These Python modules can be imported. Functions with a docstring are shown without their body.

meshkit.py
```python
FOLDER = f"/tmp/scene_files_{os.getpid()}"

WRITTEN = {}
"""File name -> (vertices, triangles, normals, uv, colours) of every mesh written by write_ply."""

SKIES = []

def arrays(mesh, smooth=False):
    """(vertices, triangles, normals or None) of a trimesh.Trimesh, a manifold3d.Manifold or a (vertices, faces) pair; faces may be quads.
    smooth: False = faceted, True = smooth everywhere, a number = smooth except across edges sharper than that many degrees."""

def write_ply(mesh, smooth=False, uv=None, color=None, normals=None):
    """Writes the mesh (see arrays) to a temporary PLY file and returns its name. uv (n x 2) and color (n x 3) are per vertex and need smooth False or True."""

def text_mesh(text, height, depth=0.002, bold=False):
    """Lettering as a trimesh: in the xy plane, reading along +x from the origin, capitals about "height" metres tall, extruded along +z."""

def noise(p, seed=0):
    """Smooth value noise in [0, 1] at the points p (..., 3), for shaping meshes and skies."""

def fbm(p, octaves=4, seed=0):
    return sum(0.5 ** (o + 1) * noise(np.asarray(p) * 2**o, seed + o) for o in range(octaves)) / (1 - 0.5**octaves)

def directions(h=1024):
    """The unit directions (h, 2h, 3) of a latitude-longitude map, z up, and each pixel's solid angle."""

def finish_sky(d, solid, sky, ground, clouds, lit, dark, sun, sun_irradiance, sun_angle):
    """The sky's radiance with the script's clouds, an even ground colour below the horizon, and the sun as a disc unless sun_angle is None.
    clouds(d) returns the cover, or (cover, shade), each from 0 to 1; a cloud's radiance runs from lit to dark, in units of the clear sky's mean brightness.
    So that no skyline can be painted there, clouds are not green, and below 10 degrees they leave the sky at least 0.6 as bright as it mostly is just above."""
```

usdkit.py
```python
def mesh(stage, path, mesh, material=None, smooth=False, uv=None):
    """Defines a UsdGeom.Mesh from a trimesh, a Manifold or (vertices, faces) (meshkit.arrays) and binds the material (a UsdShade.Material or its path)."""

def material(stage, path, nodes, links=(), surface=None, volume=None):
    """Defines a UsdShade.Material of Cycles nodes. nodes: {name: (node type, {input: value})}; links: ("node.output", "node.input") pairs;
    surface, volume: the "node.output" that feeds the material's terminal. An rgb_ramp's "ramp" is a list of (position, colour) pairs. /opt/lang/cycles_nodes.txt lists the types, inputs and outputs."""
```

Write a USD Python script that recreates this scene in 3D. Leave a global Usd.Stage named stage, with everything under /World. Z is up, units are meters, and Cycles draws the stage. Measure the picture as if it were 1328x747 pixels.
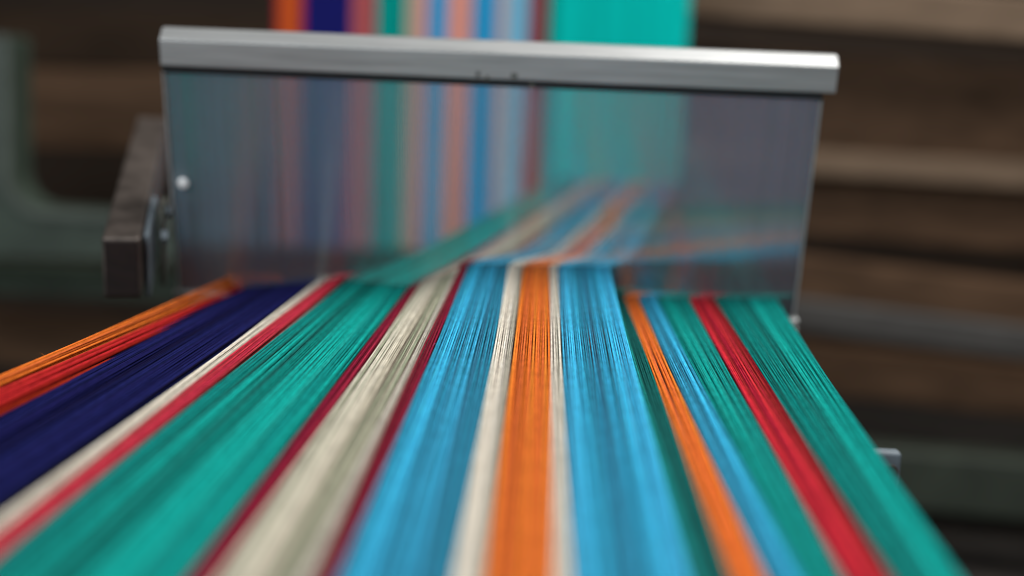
import math, random
import numpy as np, trimesh, shapely.geometry as sg
import usdkit, meshkit
from pxr import Usd, UsdGeom, UsdLux, UsdShade, Gf, Sdf

random.seed(7)
rng = np.random.default_rng(7)
stage = Usd.Stage.CreateInMemory()
UsdGeom.SetStageUpAxis(stage, 'Z'); UsdGeom.SetStageMetersPerUnit(stage, 1.0)
UsdGeom.Xform.Define(stage, '/World'); UsdGeom.Scope.Define(stage, '/World/Looks')

# ------------------------------------------------------------------ camera, light, exposure
F = 1603.0                                   # focal length in units of the photograph's pixels (1328 wide)
WZ = 0.90                                    # height of the stretched warp above the floor
EYE = np.array([0.0, 0.0, WZ + 0.19])
ROLL = math.radians(2.6)
yc = np.array([(710 - 664) / F, (373.5 - 134) / F, -1.0]); yc /= np.linalg.norm(yc)      # world y seen by the camera
xc = np.array([math.cos(ROLL), -math.sin(ROLL), 0.0]); xc[2] = -(xc[0] * yc[0] + xc[1] * yc[1]) / yc[2]; xc /= np.linalg.norm(xc)
zc = np.cross(xc, yc)
W2C = np.stack([xc, yc, zc], 1)              # columns: world axes in camera coordinates
C2W = W2C.T
cam = UsdGeom.Camera.Define(stage, '/World/camera')
M = np.eye(4); M[:3, :3] = C2W; M[:3, 3] = EYE
cam.AddTransformOp().Set(Gf.Matrix4d(*M.T.ravel().tolist()))
cam.CreateHorizontalApertureAttr(36.0); cam.CreateFocalLengthAttr(36.0 * F / 1328)
cam.CreateVerticalApertureAttr(36.0 * 747 / 1328)
cam.CreateFStopAttr(1.75); cam.CreateFocusDistanceAttr(0.89)
cam.CreateExposureAttr(0.3)
cam.CreateClippingRangeAttr(Gf.Vec2f(0.03, 200))

def rect_light(name, loc, target, w, h, intensity, color):
    l = UsdLux.RectLight.Define(stage, '/World/' + name)
    l.CreateWidthAttr(w); l.CreateHeightAttr(h); l.CreateIntensityAttr(intensity); l.CreateColorAttr(Gf.Vec3f(*color))
    z = np.array(loc, float) - np.array(target, float); z /= np.linalg.norm(z)
    x = np.cross([0, 0, 1.0], z); x /= np.linalg.norm(x); y = np.cross(z, x)
    m = np.eye(4); m[:3, 0], m[:3, 1], m[:3, 2], m[:3, 3] = x, y, z, loc
    l.AddTransformOp().Set(Gf.Matrix4d(*m.T.ravel().tolist()))
rect_light('ceiling_lamp', (1.25, 1.35, 3.6), (0.25, 1.25, WZ), 2.4, 1.6, 8.2, (1.0, 0.97, 0.93))
rect_light('window_light', (-1.6, -2.6, 3.0), (0.0, 1.6, WZ), 2.6, 2.0, 7.5, (0.93, 0.97, 1.0))

# ------------------------------------------------------------------ helpers
def ray(px, py):
    d = C2W @ np.array([(px - 664) / F, (373.5 - py) / F, -1.0]); return d / d[1]          # per metre along world y
def at_y(px, py, Y): return EYE + ray(px, py) * Y
def at_z(px, py, z=WZ): d = ray(px, py); return EYE + d * ((z - EYE[2]) / d[2])

taken = {}
def numbered(path):
    n = taken.get(path, 0); taken[path] = n + 1
    return path if n == 0 else f'{path}_{n:03d}'
def tag(prim, label=None, cat=None, group=None, kind=None):
    for k, v in (('label', label), ('category', cat), ('group', group), ('kind', kind)):
        if v: prim.SetCustomDataByKey(k, v)
    return prim
def thing(name, label, cat, group=None, loc=(0, 0, 0)):
    x = UsdGeom.Xform.Define(stage, numbered('/World/' + name)); x.AddTranslateOp().Set(Gf.Vec3d(*map(float, loc)))
    return tag(x.GetPrim(), label, cat, group)
def origin_of(prim):
    return np.array(UsdGeom.XformCache().GetLocalToWorldTransform(prim).ExtractTranslation())
def obj(name, mesh, mat, parent=None, smooth=False, label=None, kind=None, cat=None, group=None):
    """mesh in world coordinates; a child is stored relative to its thing's base"""
    base = str(parent.GetPath()) if parent is not None else '/World'
    v, f = (np.array(mesh.vertices), np.array(mesh.faces)) if hasattr(mesh, 'faces') else mesh
    if parent is not None: v = v - origin_of(parent)
    p = usdkit.mesh(stage, numbered(f'{base}/{name}'), trimesh.Trimesh(v, f, process=False), mat, smooth=smooth).GetPrim()
    return tag(p, label, cat, group, kind)

def bevel_box(size, b=0.002, seg=2):
    import manifold3d as m3
    s = np.array(size, float); b = min(b, s.min() * 0.45)
    sph = m3.Manifold.sphere(b, 4 * seg)
    pts = []
    for i in np.ndindex(2, 2, 2):
        pts.append(sph.translate(((np.array(i) * 2 - 1) * (s / 2 - b)).tolist()))
    m = m3.Manifold.batch_hull(pts).to_mesh()
    return trimesh.Trimesh(m.vert_properties[:, :3], m.tri_verts, process=False)
def frame(mesh, o, x, y, z):
    m = np.eye(4); m[:3, 0], m[:3, 1], m[:3, 2], m[:3, 3] = x, y, z, o
    mesh = mesh.copy(); mesh.apply_transform(m); return mesh
def unit(v): v = np.asarray(v, float); return v / np.linalg.norm(v)
def tube(p, r, sides=6, up=(0, 0, 1.0)):
    p = np.asarray(p, float); t = np.gradient(p, axis=0); t /= np.linalg.norm(t, axis=1, keepdims=True)
    a = np.cross(t, [1.0, 0, 0]); a /= np.linalg.norm(a, axis=1, keepdims=True); b = np.cross(t, a)
    r = np.broadcast_to(r, (len(p),)); g = np.arange(sides) * 2 * np.pi / sides
    v = p[:, None] + r[:, None, None] * (np.cos(g)[None, :, None] * a[:, None] + np.sin(g)[None, :, None] * b[:, None])
    i, j = np.meshgrid(np.arange(len(p) - 1), np.arange(sides), indexing='ij')
    q = np.stack([i * sides + j, i * sides + (j + 1) % sides, (i + 1) * sides + (j + 1) % sides, (i + 1) * sides + j], -1).reshape(-1, 4)
    return trimesh.Trimesh(v.reshape(-1, 3), np.vstack([q[:, [0, 1, 2]], q[:, [0, 2, 3]]]), process=False)

# ------------------------------------------------------------------ materials
def lin(r, g, b): return tuple(((c / 255 + 0.055) / 1.055) ** 2.4 if c > 10 else c / 255 / 12.92 for c in (r, g, b))
def mat(name, color, rough=0.6, metal=0.0, vary=0.25, scale=(30, 30, 30), bump=0.0, bscale=None, sheen=0.0, dark=None, spec=0.5):
    dark = dark or tuple(c * (1 - vary) for c in color); light = tuple(min(0.9, c * (1 + vary)) for c in color)
    nodes = {'g': ('geometry', {}), 'm': ('mapping', {'scale': scale}), 'n': ('noise_texture', {'scale': 1.0, 'detail': 4.0, 'roughness': 0.6}),
             'r': ('rgb_ramp', {'ramp': [(0.28, dark), (0.5, color), (0.75, light)]}),
             'p': ('principled_bsdf', {'roughness': rough, 'metallic': metal, 'sheen_weight': sheen, 'specular_ior_level': spec})}
    links = [('g.position', 'm.vector'), ('m.vector', 'n.vector'), ('n.fac', 'r.fac'), ('r.color', 'p.base_color')]
    if bump:
        nodes |= {'bm': ('mapping', {'scale': bscale or scale}), 'bn': ('noise_texture', {'scale': 1.0, 'detail': 3.0}), 'b': ('bump', {'strength': bump, 'distance': 0.002})}
        links += [('g.position', 'bm.vector'), ('bm.vector', 'bn.vector'), ('bn.fac', 'b.height'), ('b.normal', 'p.normal')]
    return usdkit.material(stage, '/World/Looks/' + name, nodes, links, surface='p.BSDF')

COL = {'orange': (0.78, 0.17, 0.025), 'red': (0.50, 0.018, 0.035), 'scarlet': (0.52, 0.022, 0.014), 'crimson2': (0.42, 0.025, 0.05), 'crimson': (0.30, 0.014, 0.045), 'navy': (0.008, 0.009, 0.070),
       'white': (0.60, 0.55, 0.47), 'cream': (0.37, 0.355, 0.275), 'teal': (0.004, 0.27, 0.24), 'blue': (0.04, 0.37, 0.60), 'deepteal': (0.008, 0.24, 0.22)}
NT = 5
YARN = {k: [mat(f'{k}_yarn_{i}', tuple(min(0.85, c * (0.45 + 0.23 * i) + (0.02 if j == i % 3 else 0) * max(col)) for j, c in enumerate(col)), 0.9, vary=0.34, scale=(500, 90, 500), sheen=0.0, spec=0.06)
            for i in range(NT)] for k, col in COL.items()}
CREAM = [(0.20, 0.19, 0.14), (0.35, 0.27, 0.22), (0.30, 0.33, 0.23), (0.46, 0.42, 0.33), (0.62, 0.58, 0.48)]
YARN['cream'] = [mat(f'cream_strand_{i}', c, 0.9, vary=0.25, scale=(350, 45, 350), spec=0.08) for i, c in enumerate(CREAM)]
alu = mat('brushed_aluminium', (0.41, 0.42, 0.42), 0.46, 0.5, vary=0.22, scale=(9, 300, 300), bump=0.08, bscale=(8, 600, 600))
dent_steel = mat('polished_dent_steel', (0.28, 0.33, 0.37), 0.14, 0.72, vary=0.06)
binding = mat('dark_binding', (0.02, 0.022, 0.025), 0.6, vary=0.3, scale=(400, 60, 60))
old_steel = mat('worn_steel', (0.13, 0.108, 0.095), 0.45, 0.6, vary=0.5, scale=(40, 40, 40), bump=0.3, bscale=(120, 120, 120))
rust_end = mat('dark_rusty_end', (0.012, 0.005, 0.004), 0.8, vary=0.4, scale=(90, 90, 90), bump=0.3)
screw_mat = mat('bright_screw', (0.80, 0.82, 0.83), 0.4, 0.1, vary=0.1)
olive_steel = mat('olive_grey_steel', (0.12, 0.125, 0.105), 0.5, 0.3, vary=0.4, scale=(60, 60, 60), bump=0.2)
green_paint = mat('grey_green_paint', (0.046, 0.068, 0.052), 0.5, 0.0, vary=0.35, scale=(7, 7, 7), bump=0.1)
green_rim = mat('worn_green_rim', (0.085, 0.105, 0.088), 0.5, 0.1, vary=0.3, scale=(15, 15, 15))
dim_green = mat('dim_green_paint', (0.032, 0.042, 0.030), 0.6, 0.0, vary=0.35, scale=(7, 7, 7))
brown_wood = mat('brown_wood', (0.092, 0.053, 0.031), 0.7, spec=0.1, vary=0.4, scale=(3, 30, 30), bump=0.2, bscale=(4, 60, 60))
dark_wood = mat('dark_wood', (0.034, 0.021, 0.013), 0.75, spec=0.1, vary=0.4, scale=(3, 30, 30))
tan_wood = mat('tan_wood', (0.170, 0.118, 0.080), 0.7, spec=0.1, vary=0.3, scale=(3, 25, 25), bump=0.2, bscale=(4, 60, 60))
black_iron = mat('black_iron', (0.006, 0.005, 0.004), 0.7, vary=0.4)
grey_iron = mat('grey_iron', (0.066, 0.062, 0.058), 0.6, 0.2, vary=0.25, scale=(6, 30, 30))
concrete = mat('oily_floor', (0.035, 0.03, 0.026), 0.8, vary=0.4, scale=(5, 5, 5))
wall_mat = mat('dim_wall', (0.034, 0.021, 0.013), 0.9, vary=0.3, scale=(3, 3, 3))
pale_metal = mat('pale_grey_metal', (0.13, 0.16, 0.185), 0.6, 0.1, vary=0.2, scale=(80, 80, 80))

# ------------------------------------------------------------------ the setting
fl = trimesh.creation.box((12, 12, 0.05)); fl.apply_translation((0, 3, -0.025)); obj('floor', fl, concrete, kind='structure')
wl = trimesh.creation.box((12, 0.1, 4.5)); wl.apply_translation((0, 5.0, 2.25)); obj('wall', wl, wall_mat, kind='structure')

# ------------------------------------------------------------------ reed
D = 1.20
LEAN = math.radians(12.8)
RX = np.array([1.0, 0, 0]); RU = np.array([0, -math.sin(LEAN), math.cos(LEAN)]); RN = np.cross(RU, RX)      # RN points away from the camera
R0 = np.array([0, D, WZ])
def on_reed(px, py):
    d = C2W @ np.array([(px - 664) / F, (373.5 - py) / F, -1.0]); t = ((R0 - EYE) @ RN) / (d @ RN)
    p = EYE + d * t - R0; return p @ RX, p @ RU
def reed_pt(u, v, n=0.0): return R0 + RX * u + RU * v + RN * n
uL = 0.5 * (on_reed(222, 200)[0] + on_reed(233, 360)[0]); uR = 0.5 * (on_reed(1055, 200)[0] + on_reed(1030, 370)[0])
vT = 0.5 * (on_reed(300, 97)[1] + on_reed(1000, 122)[1]); vB = -0.030
PITCH = 0.0016
print('reed', uL, uR, vT, on_reed(205, 80), on_reed(1088, 110))
reed = thing('reed', 'steel weaving reed with pale aluminium top bar and close fine dents', 'reed', loc=reed_pt((uL + uR) / 2, vB))
BH, BD = 0.0240, 0.020
bl, br = on_reed(205, 70)[0] * 0.985, on_reed(1088, 100)[0] * 0.985
prof = sg.Polygon([(-BD / 2, 0), (BD / 2, 0), (BD / 2, BH + 0.0085), (-BD / 2 + 0.0115, BH + 0.0085), (-BD / 2, BH)]).buffer(-0.0015).buffer(0.0015, quad_segs=4)
bar = trimesh.creation.extrude_polygon(prof, br - bl); bar.vertices = bar.vertices[:, [2, 0, 1]] - [(br - bl) / 2, 0, 0]
bar = frame(bar, reed_pt((bl + br) / 2, vT + 0.0065, -0.001), RX, RN, RU)
obj('top_bar', bar, alu, reed, smooth=25)
bs = frame(bevel_box((uR - uL + 0.004, 0.012, 0.0075), 0.002), reed_pt((uL + uR) / 2, vT + 0.0025), RX, RN, RU)
obj('binding_strip', bs, binding, reed, smooth=35)
k0, k1 = int(math.ceil(uL / PITCH)), int(math.floor(uR / PITCH))
blades, DENT_YAW = [], math.radians(2.7)
for k in range(k0, k1 + 1):
    b = trimesh.creation.box((0.00062, 0.0041, vT - vB)); q = DENT_YAW + rng.normal(0, 0.007)      # the dents stand slightly turned, none quite like the next
    bx_, bn_ = RX * math.cos(q) + RN * math.sin(q), RN * math.cos(q) - RX * math.sin(q)
    blades.append(frame(b, reed_pt(k * PITCH + rng.normal(0, 0.00005), (vT + vB) / 2), bx_, bn_, RU))
obj('dents', trimesh.util.concatenate(blades), dent_steel, reed, kind='stuff')
for u, s in ((uL - 0.002, -1), (uR + 0.002, 1)):
    obj('end_post', frame(bevel_box((0.0022, 0.0045, vT - vB), 0.0008), reed_pt(u, (vT + vB) / 2), RX, RN, RU), alu, reed, smooth=35)
for v, h in ((-0.010, 0.006), (-0.0195, 0.007)):
    obj('bottom_bar', frame(bevel_box((uR - uL + 0.012, 0.012, h), 0.002, 3), reed_pt((uL + uR) / 2, v, -0.002), RX, RN, RU), alu, reed, smooth=35)
su, sv = on_reed(240, 235)
sc = trimesh.creation.icosphere(3, 0.0056); sc.vertices[:, 1] *= 0.35
obj('screw', frame(sc, reed_pt(su, sv, -0.0070), RX, RN, RU), screw_mat, reed, smooth=True)
for px, py, w in ((620, 93, 0.004), (632, 98, 0.003), (667, 95, 0.006), (690, 108, 0.004)):
    u, v = on_reed(px, py); m = frame(bevel_box((w, 0.0008, 0.0045), 0.0003), reed_pt(u * 0.99, v, -0.001 - BD / 2 - 0.0001), RX, RN, RU)
    obj('stamped_mark', m, olive_steel, reed)

# ------------------------------------------------------------------ warp
rear_dir = ray(955, 102)
REAR = 1.40
# colour, reed left px, reed right px, front left px, front right px, drop at the front (m), label
BANDS = [
 ('orange', (296, 359), (304, 370), (0, 487), (0, 499), 0, 'thin bright orange warp band along the outer left edge of the warp'),
 ('scarlet', (305, 371), (313, 380), (0, 502), (0, 530), 0, 'red warp band between the thin orange edge and the navy band'),
 ('navy', (314, 374), (409, 366), (0, 532), (0, 650), 0.006, 'broad navy blue warp band, the only dark blue one in front of the reed'),
 ('white', (411, 366), (423, 364), (0, 668), (0, 691), 0, 'thin white warp line with the broad navy band on its left'),
 ('crimson2', (424, 363), (449, 360), (0, 691), (0, 722), 0, 'red warp band between thin white line and broad left teal band'),
 ('teal', (451, 364), (531, 372), (0, 724), (243, 747), 0, 'broad teal warp band left of centre, between two red bands'),
 ('crimson', (532, 371), (544, 367), (245, 747), (280, 747), 0, 'dark crimson warp band between broad left teal band and cream band'),
 ('cream', (546, 367), (590, 352), (282, 747), (388, 747), 0, 'cream grey warp band between the two dark crimson bands'),
 ('white', (591, 350), (598, 343), (389, 747), (408, 747), 0, 'white right-hand edge of the cream band, beside dark crimson band'),
 ('crimson', (599, 343), (607, 342), (410, 747), (438, 747), 0, 'dark crimson warp band bordering the left light blue band'),
 ('blue', (608, 343), (659, 344), (440, 747), (583, 747), 0, 'light blue warp band left of the broad central orange band'),
 ('white', (660, 344), (678, 345), (588, 747), (626, 747), 0, 'white warp band on the left side of the central orange band'),
 ('orange', (679, 345), (712, 345), (628, 747), (716, 747), 0, 'broad orange warp band down the centre between two white lines'),
 ('white', (713, 345), (722, 345), (717, 747), (741, 747), 0, 'thin white warp line on the right side of the central orange band'),
 ('blue', (723, 345), (790, 347), (743, 747), (896, 747), 0, 'light blue warp band right of the broad central orange band'),
 ('deepteal', (793, 378), (808, 385), (899, 747), (943, 747), 0, 'narrow dark teal warp band between light blue band and slim orange band'),
 ('orange', (809, 386), (826, 386), (945, 747), (990, 747), 0, 'slim slanting orange warp band right of centre beside narrow light blue band'),
 ('blue', (828, 386), (851, 386), (992, 747), (1040, 747), 0, 'narrow light blue warp band right of the slim slanting orange band'),
 ('teal', (852, 387), (892, 387), (1041, 747), (1092, 747), 0, 'teal warp band between narrow light blue band and right-hand red band'),
 ('red', (894, 387), (926, 387), (1094, 747), (1155, 747), 0, 'bright red warp band on the right between two teal bands'),
 ('teal', (927, 387), (1008, 388), (1157, 747), (1247, 747), 0, 'teal warp band forming the outer right edge of the warp'),
]
GROUP = 'coloured bands of warp threads running through the reed'
s_front = np.concatenate([np.linspace(1.0, 0.86, 5)[:-1], np.linspace(0.86, 0.0, 13)])
s_back = np.array([0.03, 0.10, 0.2, 0.32, 0.45, 0.6, 0.8, 1.0])
def lerp(a, b, t): return tuple(x + (y - x) * t for x, y in zip(a, b))
last_slot = -10**6
XM = on_reed(700, 345)[0]; RR = 0.09
for bi, (col, rl, rr, fl_, fr, drop, label) in enumerate(BANDS):
    u0, u1 = on_reed(*rl)[0], on_reed(*rr)[0]
    a, b = max(round(u0 / PITCH), last_slot + 1), round(u1 / PITCH)
    b = max(b, a + (5 if bi < 2 else 3))
    last_slot = b - 1; n = b - a
    band = thing('warp_band', label, 'warp band', GROUP, loc=at_z(*lerp(fl_, fr, 0.5)))
    lower, tone = [], 2.0
    f0, f1 = at_z(*fl_), at_z(*fr)
    for i in range(n):
        f = (i + 0.5) / n
        u = (a + i + 0.5) * PITCH; v = on_reed(*lerp(rl, rr, f))[1]
        pr = reed_pt(u, v)
        pf = at_z(*lerp(fl_, fr, f), WZ - drop)
        dirf = (pf - pr) / (pr[1] - pf[1])                       # per metre towards the camera
        L = D - 0.16
        jx, jz, ph = rng.normal(0, 0.00018), rng.normal(0, 0.0005), rng.uniform(0, 6.28)
        for layer in (0, 1):
            pts = []
            for s in s_front[::1]:
                w = min(1.0, (1 - (1 - s)) / 0.15) if s < 0.15 else 1.0
                p = pr + dirf * (L * s)
                p = p + np.array([w * (jx + 0.00012 * math.sin(9 * s + ph) + layer * PITCH * 0.5), 0, w * (jz + 0.0003 * math.sin(7 * s + 2 * ph)) - layer * (0.0014 + 0.0018 * w)])
                pts.append(p)
            z_end = WZ + rear_dir[2] * REAR - 0.0002
            for s in s_back:
                B = REAR * s; w = min(1.0, B / 0.35); w = w * w * (3 - 2 * w)
                p = pr + np.array([rear_dir[0] * B, 0, 0]); p[1] = D + B + (pr[1] - D) * (1 - w); p[0] += (XM - u) * 0.04 * B / REAR
                p[2] = (pr[2] - layer * 0.0016) * (1 - w) + w * (WZ + rear_dir[2] * B - layer * 0.002)
                if bi < 5 or bi > 14 or layer: p[2] -= 0.16 * w * min(1.0, B / 0.5)      # the lower shed dives behind the reed
                pts.append(p)
            end = pts[-1]
            for ang in (15, 30, 45, 60, 75, 90):                          # over the back roller and down
                q = math.radians(ang); pts.append(end + np.array([0, RR * math.sin(q), -RR * (1 - math.cos(q))]))
            pts.append(pts[-1] + np.array([0, 0.0, -0.35]))
            sp = abs(f1[0] - f0[0]) / n * 1.02
            rad = np.array([0.00066 + (min(0.0023, max(0.00060, 0.42 * sp)) - 0.00062) * min(1.0, s / 0.55) for s in s_front] + [0.00062 - 0.00022 * min(1.0, k_ / 6) for k_ in range(len(pts) - len(s_front))])
            t = tube(pts, rad, 6 if layer == 0 else 4)
            if layer: lower.append(t)
            else:
                tone = 0.60 * tone + 0.40 * rng.uniform(-2.6, NT + 1.6)
                k = int(np.clip(round(tone + rng.normal(0, 0.9)), 0, NT - 1))
                obj('thread', t, YARN[col][k], band, smooth=True)
    obj('lower_threads', trimesh.util.concatenate(lower), YARN[col][1], band, smooth=True, kind='stuff')

# stray fibres standing off the yarn, a few on every band
    hairs = []
    for _ in range(6 + n):
        f = rng.uniform(0, 1); s = rng.uniform(0.05, 0.75) ** 1.3
        u = (a + f * n) * PITCH; pr = reed_pt(u, on_reed(*lerp(rl, rr, f))[1]); pf = at_z(*lerp(fl_, fr, f), WZ - drop)
        p = pr + (pf - pr) / (pr[1] - pf[1]) * ((D - 0.16) * s) + np.array([0, 0, 0.0006])
        q = rng.uniform(0, 6.28); d = np.array([math.cos(q) * 0.6, math.sin(q), 0]) * rng.uniform(0.002, 0.006); lift = rng.uniform(0.0005, 0.0025)
        hairs.append(tube([p - d, p - d * 0.4 + [0, 0, lift * 0.7], p + d * 0.35 + [0, 0, lift], p + d + [0, 0, lift * rng.uniform(0.2, 1.6)]], 0.00005, 3))
    obj('stray_fibres', trimesh.util.concatenate(hairs), YARN[col][4], band, kind='stuff')

# back roller that the warp turns over
x0, x1 = ((lambda u: u + rear_dir[0] * REAR + (XM - u) * 0.04)(on_reed(*q)[0]) for q in ((448, 365), (792, 350)))
rl_ = trimesh.creation.cylinder(RR - 0.0015, x1 - x0 + 0.02, sections=48); rl_.apply_transform(trimesh.transformations.rotation_matrix(math.pi / 2, [0, 1, 0]))
rc = np.array([(x0 + x1) / 2, D + REAR, WZ + rear_dir[2] * REAR - RR - 0.0012])
rl_.apply_translation(rc)
back_roller = thing('back_roller', 'dark round roller behind the reed under the warp', 'roller', loc=rc)
obj('roller_body', rl_, dark_wood, back_roller, smooth=40)
for s in (-1, 1):
    c = trimesh.creation.cylinder(0.012, 0.06, sections=24); c.apply_transform(trimesh.transformations.rotation_matrix(math.pi / 2, [0, 1, 0]))
    c.apply_translation(rc + np.array([s * ((x1 - x0) / 2 + 0.040), 0, 0])); obj('axle', c, black_iron, back_roller, smooth=40)

# ------------------------------------------------------------------ hanging warp sheet behind
YC = 2.75
sheet = thing('hanging_warp_sheet', 'striped sheet of coloured threads hanging upright behind the reed', 'warp sheet', loc=at_y(625, 320, YC))
C2 = {'orange': (0.62, 0.11, 0.02), 'navy': (0.012, 0.014, 0.16), 'rose': (0.52, 0.12, 0.13), 'teal': (0.0, 0.33, 0.29), 'sand': (0.50, 0.42, 0.30), 'pink': (0.70, 0.36, 0.34),
      'blue': (0.03, 0.36, 0.66), 'salmon': (0.72, 0.33, 0.27), 'grey': (0.55, 0.42, 0.42), 'sky': (0.20, 0.50, 0.68), 'maroon': (0.26, 0.05, 0.06), 'aqua': (0.0, 0.55, 0.50), 'redline': (0.4, 0.02, 0.04)}
SH = {k: mat(f'sheet_{k}', c, 0.85, vary=0.2, scale=(55, 55, 1.2), sheen=0.0, spec=0.08) for k, c in C2.items()}
ST = [('redline', 357, 362), ('orange', 362, 388), ('redline', 388, 394), ('navy', 394, 456), ('rose', 456, 488), ('teal', 488, 526), ('sand', 526, 539), ('pink', 539, 555), ('blue', 555, 580), ('salmon', 580, 612), ('blue', 612, 644),
      ('grey', 644, 657), ('sky', 657, 686), ('maroon', 686, 710), ('teal', 710, 722), ('aqua', 722, 893)]
zt, zb = at_y(664, -170, YC)[2], at_y(400, 318, YC)[2]
for c, p0, p1 in ST:
    xa, xb = at_y(p0, 30, YC)[0], at_y(p1, 30, YC)[0]
    n = max(2, int((xb - xa) / 0.0024)); t = []
    xs = xa + (np.arange(n) + 0.5) * (xb - xa) / n
    for x in xs:
        zz = np.linspace(zt, zb, 3)
        off = rng.normal(0, 0.0006)
        tb_ = trimesh.creation.cylinder(0.55 * (xb - xa) / n, zt - zb, sections=6, cap=False) if False else None
        p = np.stack([np.full(3, x), np.full(3, YC + off), zz], 1)
        g = np.arange(6) * 2 * np.pi / 6; r = 0.56 * (xb - xa) / n
        vv = (p[:, None] + r * np.stack([np.cos(g), np.sin(g), 0 * g], 1)[None]).reshape(-1, 3)
        i, j = np.meshgrid(np.arange(2), np.arange(6), indexing='ij')
        q = np.stack([i * 6 + j, i * 6 + (j + 1) % 6, (i + 1) * 6 + (j + 1) % 6, (i + 1) * 6 + j], -1).reshape(-1, 4)[:, ::-1]
        t.append(trimesh.Trimesh(vv, np.vstack([q[:, [0, 1, 2]], q[:, [0, 2, 3]]]), process=False))
    obj('stripe', trimesh.util.concatenate(t), SH[c], sheet, smooth=True)

# ------------------------------------------------------------------ loom parts behind
def beam(name, label, a, b, Ya, Yb, hpx, depth, m, cat='beam', bev=0.008):
    pa, pb = at_y(*a, Ya), at_y(*b, Yb)
    h = hpx * (Ya + Yb) / 2 / F
    x = unit(pb - pa); z = unit(np.array([0, 0, 1.0]) - x * x[2]); y = np.cross(z, x)
    o = frame(bevel_box((np.linalg.norm(pb - pa), depth, h), bev, 3), (pa + pb) / 2 + y * depth / 2, x, y, z)
    return obj(name, o, m, None, smooth=35, label=label, cat=cat)
beam('loom_beam', 'tan wooden beam across the top right corner behind the sheet', (700, -22), (1500, 36), 3.2, 2.95, 55, 0.12, tan_wood)
beam('loom_beam', 'broad dark brown board at right, just above and behind the end of the top bar', (700, 108), (1500, 165), 3.4, 3.1, 125, 0.10, brown_wood)
beam('loom_beam', 'worn pale streaked rail at right, below the broad dark brown board', (700, 190), (1500, 238), 3.3, 3.05, 34, 0.06, tan_wood)
beam('loom_beam', 'brown board in the middle right, under the worn pale streaked rail', (700, 238), (1500, 300), 3.4, 3.1, 78, 0.08, brown_wood)
beam('loom_beam', 'brown plank at right directly above the grey iron rail', (700, 318), (1500, 418), 3.3, 3.0, 56, 0.08, brown_wood)
beam('iron_rail', 'grey iron rail sloping down to the right beside the reed', (700, 366), (1500, 468), 3.1, 2.8, 42, 0.05, grey_iron, 'rail')
beam('loom_beam', 'brown plank at right directly below the grey iron rail', (700, 440), (1500, 528), 3.3, 3.0, 66, 0.08, brown_wood)
beam('green_rail', 'dim green painted rail low in the right corner behind the warp', (800, 592), (1500, 652), 3.0, 2.8, 80, 0.10, dim_green, 'rail')
beam('loom_beam', 'dark wooden beam across the top left corner', (-250, 40), (520, 62), 3.4, 3.4, 72, 0.10, dark_wood)
beam('loom_beam', 'warm brown board at left behind the green frame and the steel block', (-250, 135), (520, 150), 3.35, 3.35, 105, 0.08, brown_wood)
beam('green_rail', 'dull olive green rail at left below the green machine frame', (-250, 352), (520, 385), 2.9, 2.9, 42, 0.08, green_paint, 'rail')
beam('loom_beam', 'brown plank low at left behind the orange warp edge', (-250, 425), (420, 470), 3.0, 3.0, 70, 0.08, brown_wood)

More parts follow.
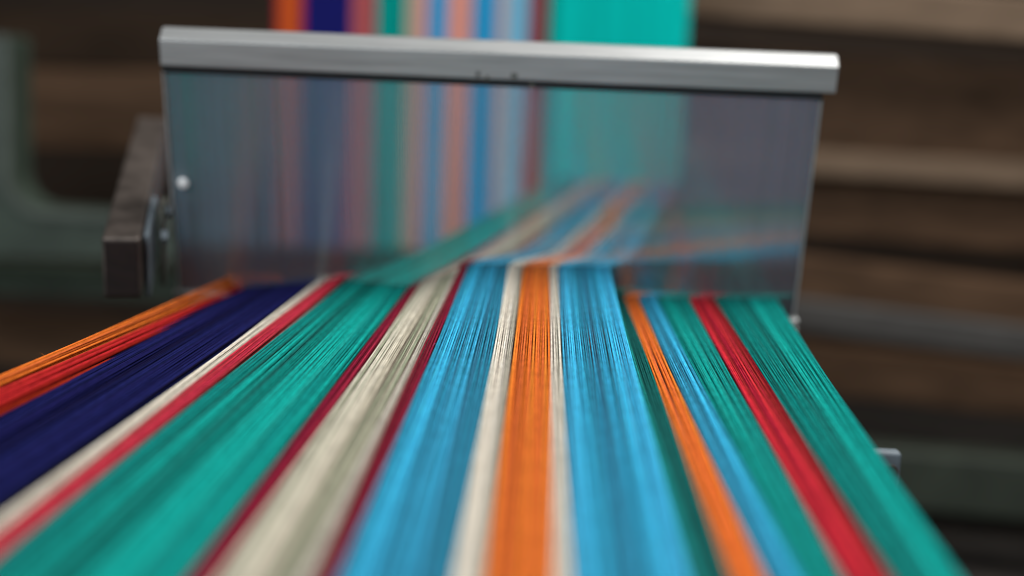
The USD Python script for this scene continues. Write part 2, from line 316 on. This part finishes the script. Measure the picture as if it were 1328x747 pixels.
# green cast frame: upright and foot joined by a rounded inner corner
YG = 2.55
P2 = lambda px, py: (lambda p: (p[0], p[2]))(at_y(px, py, YG))
outer = sg.Polygon([P2(-180, 45), P2(14, 45), P2(16, 268), P2(320, 284), P2(320, 338), P2(-180, 330)])
outer = outer.buffer(0.07, quad_segs=12).buffer(-0.07, quad_segs=12).buffer(-0.015).buffer(0.015, quad_segs=6)
cast = trimesh.creation.extrude_polygon(outer, 0.10)
rot = np.array([[1, 0, 0, 0], [0, 0, 1, YG], [0, 1, 0, 0], [0, 0, 0, 1.0]])
def stand(m): m = m.copy(); m.apply_transform(rot); m.invert(); return m
gf = thing('machine_frame', 'grey green cast machine frame with rounded inner corner at far left', 'machine frame', loc=at_y(0, 330, YG))
obj('frame_body', stand(cast), green_paint, gf, smooth=35)
rim = outer.difference(outer.buffer(-0.018)).intersection(sg.box(P2(-5, 0)[0], -5, 9, 9)).intersection(sg.box(-9, P2(0, 300)[1], 9, 9))
rims = [trimesh.creation.extrude_polygon(g, 0.012) for g in getattr(rim, 'geoms', [rim])]
r_ = stand(trimesh.util.concatenate(rims)); r_.apply_translation((0, -0.010, 0))
obj('rim', r_, green_rim, gf, smooth=35)

# ------------------------------------------------------------------ steel block at the left of the reed
pn, pf_ = at_y(158, 348, 1.08), at_y(198, 182, 1.46)
ax = unit(pf_ - pn); side = unit(np.cross(ax, [0, 0, 1.0])); upv = np.cross(side, ax)
Lb = np.linalg.norm(pf_ - pn)
block = thing('steel_block', 'worn brown steel block with dark square end pointing forward left of the reed', 'steel block', loc=pn)
ob = frame(bevel_box((0.033, Lb, 0.058), 0.003, 3), (pn + pf_) / 2, side, ax, upv); obj('block_body', ob, old_steel, block, smooth=35)
cap = frame(bevel_box((0.028, 0.002, 0.052), 0.0008), pn - ax * 0.0008, side, ax, upv); obj('end_face', cap, rust_end, block, smooth=35, label='dark reddish end face of the block')
pl = frame(bevel_box((0.005, 0.11, 0.060), 0.0015), pn + ax * 0.070 + side * 0.0205 - upv * 0.004, side, ax, upv); obj('side_plate', pl, pale_metal, block, smooth=35)
pl = frame(bevel_box((0.004, 0.05, 0.075), 0.0012), pn + ax * 0.10 + side * 0.030 - upv * 0.012, side, ax, upv); obj('side_plate', pl, olive_steel, block, smooth=35)
for t, h in ((0.05, 0.012), (0.10, 0.018)):
    hx = trimesh.creation.cylinder(0.006, 0.006, sections=6); bo = frame(hx, pn + ax * t + side * 0.034 + upv * h, ax, upv, side); obj('bolt', bo, pale_metal, block)
# ------------------------------------------------------------------ bracket by the right edge of the warp
YB = 0.80
pa, pb = at_y(1126, 582, YB), at_y(1168, 582, YB)
br_ = thing('post_bracket', 'pale grey metal bracket top peeping out beside the right warp edge', 'bracket', loc=(pa[0], YB, pa[2] - 0.2))
o = bevel_box((pb[0] - pa[0], 0.012, 0.2), 0.003, 3); o.apply_translation(((pa[0] + pb[0]) / 2, YB, pa[2] - 0.1)); obj('post', o, pale_metal, br_, smooth=35)
o = trimesh.creation.cylinder(0.004, 0.02, sections=20); o.apply_transform(trimesh.transformations.rotation_matrix(math.pi / 2, [1, 0, 0])); o.apply_translation((pb[0] - 0.007, YB, pa[2] - 0.012)); obj('rivet', o, old_steel, br_, smooth=35)
